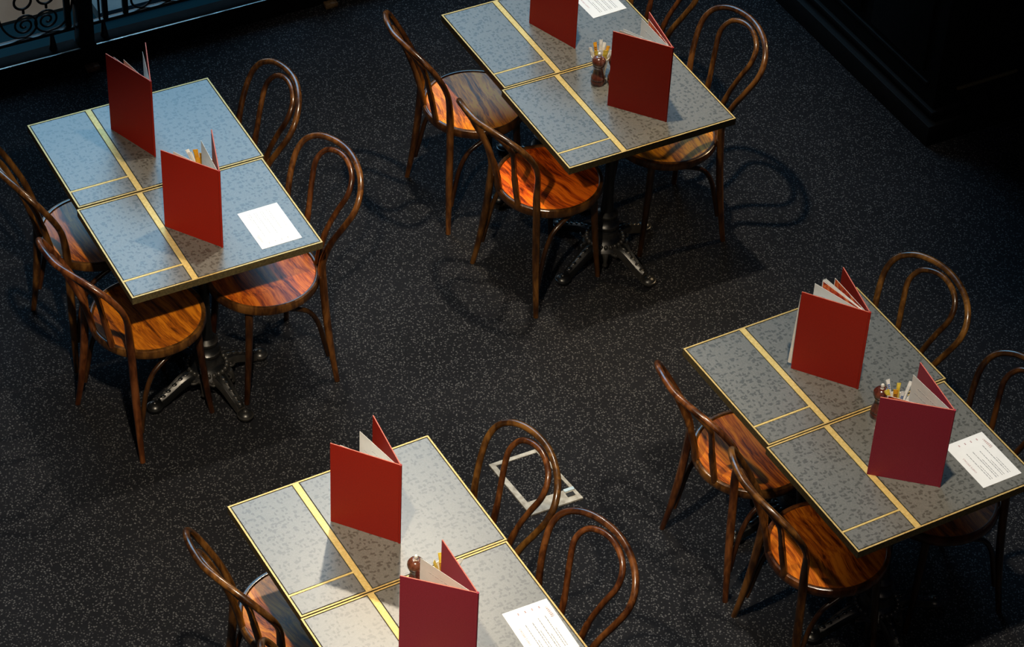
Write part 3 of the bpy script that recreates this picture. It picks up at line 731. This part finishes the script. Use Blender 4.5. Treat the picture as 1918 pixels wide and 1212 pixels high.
def stick(cup, a, lean, length, colour, label, spin=0.0, printed=None, w=0.0135, rad=0.006):
    cx, cy = CUPS[cup][0], CUPS[cup][1]
    base = Vector((cx, cy, TH + 0.008)) + dirv(a) * rad
    d = (dirv(a) * math.sin(lean) + Vector((0, 0, math.cos(lean)))).normalized()
    # flat paper stick: width axis roughly faces the viewer
    wx = Vector((math.cos(R(spin)), math.sin(R(spin)), 0)); wx = (wx - d * wx.dot(d)).normalized(); ny = d.cross(wx)
    bm = bmesh.new(); rows = []
    for j, (z, tw, th) in enumerate(((0, 1, 0.0004), (0.004, 1, 0.0010), (0.02, 0.92, 0.0034), (length * 0.5, 0.88, 0.0040), (length - 0.018, 0.92, 0.0032), (length - 0.006, 1, 0.0010), (length, 1, 0.0004))):
        rows.append([bm.verts.new((x * w / 2 * tw, y * th, z)) for x, y in ((-1, 0), (-0.6, -1), (0.6, -1), (1, 0), (0.6, 1), (-0.6, 1))])
    for A, B in zip(rows[:-1], rows[1:]):
        for k in range(6):
            bm.faces.new((A[k], A[(k + 1) % 6], B[(k + 1) % 6], B[k]))
    bm.faces.new(rows[0]); bm.faces.new(rows[-1])
    o = obj('sugar_stick', bm, M[colour], smooth=False)
    o.matrix_world = Matrix(((wx.x, ny.x, d.x, base.x), (wx.y, ny.y, d.y, base.y), (wx.z, ny.z, d.z, base.z), (0, 0, 0, 1)))
    tag(o, label, 'sugar stick', 'sugar sticks in white cups')
    if printed:
        bm = bmesh.new()
        for sy in (-1, 1):
            for q in range(3):
                bx(bm, (0, sy * 0.0036, length - 0.020 - q * 0.0075), (w * 0.55, 0.0004, 0.0036))
        obj('printed_band', bm, M[printed], o, smooth=False)
    return o
TOPP = 'in the cup on the top pair'
stick(0, 178, 0.30, 0.118, 'stick_white', 'white sugar stick leaning farthest left ' + TOPP)
stick(0, 140, 0.20, 0.126, 'stick_orange', 'orange sugar stick left of the tall white ones ' + TOPP, spin=20, printed='brown_print')
stick(0, 95, 0.10, 0.138, 'stick_white', 'tallest white sugar stick, upright at the back ' + TOPP, spin=10)
stick(0, 60, 0.14, 0.126, 'stick_white', 'second tallest white sugar stick, right of the tallest ' + TOPP, spin=-10)
stick(0, 30, 0.22, 0.116, 'stick_orange', 'orange sugar stick at the right rear ' + TOPP, spin=10, printed='brown_print')
stick(0, 355, 0.30, 0.112, 'stick_white', 'white sugar stick leaning farthest right ' + TOPP)
stick(0, 330, 0.14, 0.112, 'stick_yellow', 'broad yellow sugar stick at the front right ' + TOPP, w=0.019)
stick(0, 215, 0.14, 0.108, 'stick_yellow', 'yellow sugar stick at the front left ' + TOPP, spin=-8)
stick(0, 270, 0.05, 0.112, 'stick_white', 'white sugar stick with blue print in the middle ' + TOPP, printed='blue_print')
BOT = 'in the cup on the bottom pair'
stick(1, 200, 0.26, 0.120, 'stick_yellow', 'thin yellow sugar stick seen edge on, left ' + BOT, spin=70)
stick(1, 235, 0.12, 0.118, 'stick_orange', 'orange sugar stick with brown print ' + BOT, spin=15, printed='brown_print', w=0.017)
stick(1, 130, 0.16, 0.122, 'stick_yellow', 'pale yellow sugar stick behind the orange one ' + BOT, spin=10, w=0.017)
stick(1, 5, 0.34, 0.122, 'stick_white', 'white sugar stick poking out right of the cover ' + BOT)
RIG = 'in the cup on the right pair'
stick(2, 165, 0.24, 0.152, 'stick_white', 'white sugar stick with blue mark, highest ' + RIG, spin=10, printed='blue_print')
stick(2, 195, 0.30, 0.128, 'stick_yellow', 'yellow sugar stick leaning left ' + RIG, spin=20, w=0.018)
stick(2, 225, 0.10, 0.128, 'stick_orange', 'orange sugar stick in the middle ' + RIG, spin=-10, printed='brown_print', w=0.017)
stick(2, 100, 0.05, 0.134, 'stick_yellow', 'short yellow sugar stick behind the orange one ' + RIG, spin=5)
stick(2, 300, 0.12, 0.126, 'stick_white', 'white sugar stick with blue print ' + RIG, spin=-10, printed='blue_print')
stick(2, 20, 0.22, 0.146, 'stick_white', 'slim white sugar stick leaning right, left of two ' + RIG, spin=-20)
stick(2, 355, 0.34, 0.158, 'stick_white', 'white sugar stick touching the white page ' + RIG, spin=-25)
LEF = 'in the cup on the left pair'
stick(3, 185, 0.30, 0.130, 'stick_white', 'white sugar stick left of the orange ones ' + LEF)
stick(3, 165, 0.42, 0.130, 'stick_white', 'white sugar stick leaning farthest left ' + LEF, spin=10)
stick(3, 195, 0.14, 0.140, 'stick_orange', 'tall orange sugar stick ' + LEF, spin=5, w=0.018)
stick(3, 250, 0.03, 0.126, 'stick_orange', 'shorter orange sugar stick on the right ' + LEF, spin=-8, w=0.016)
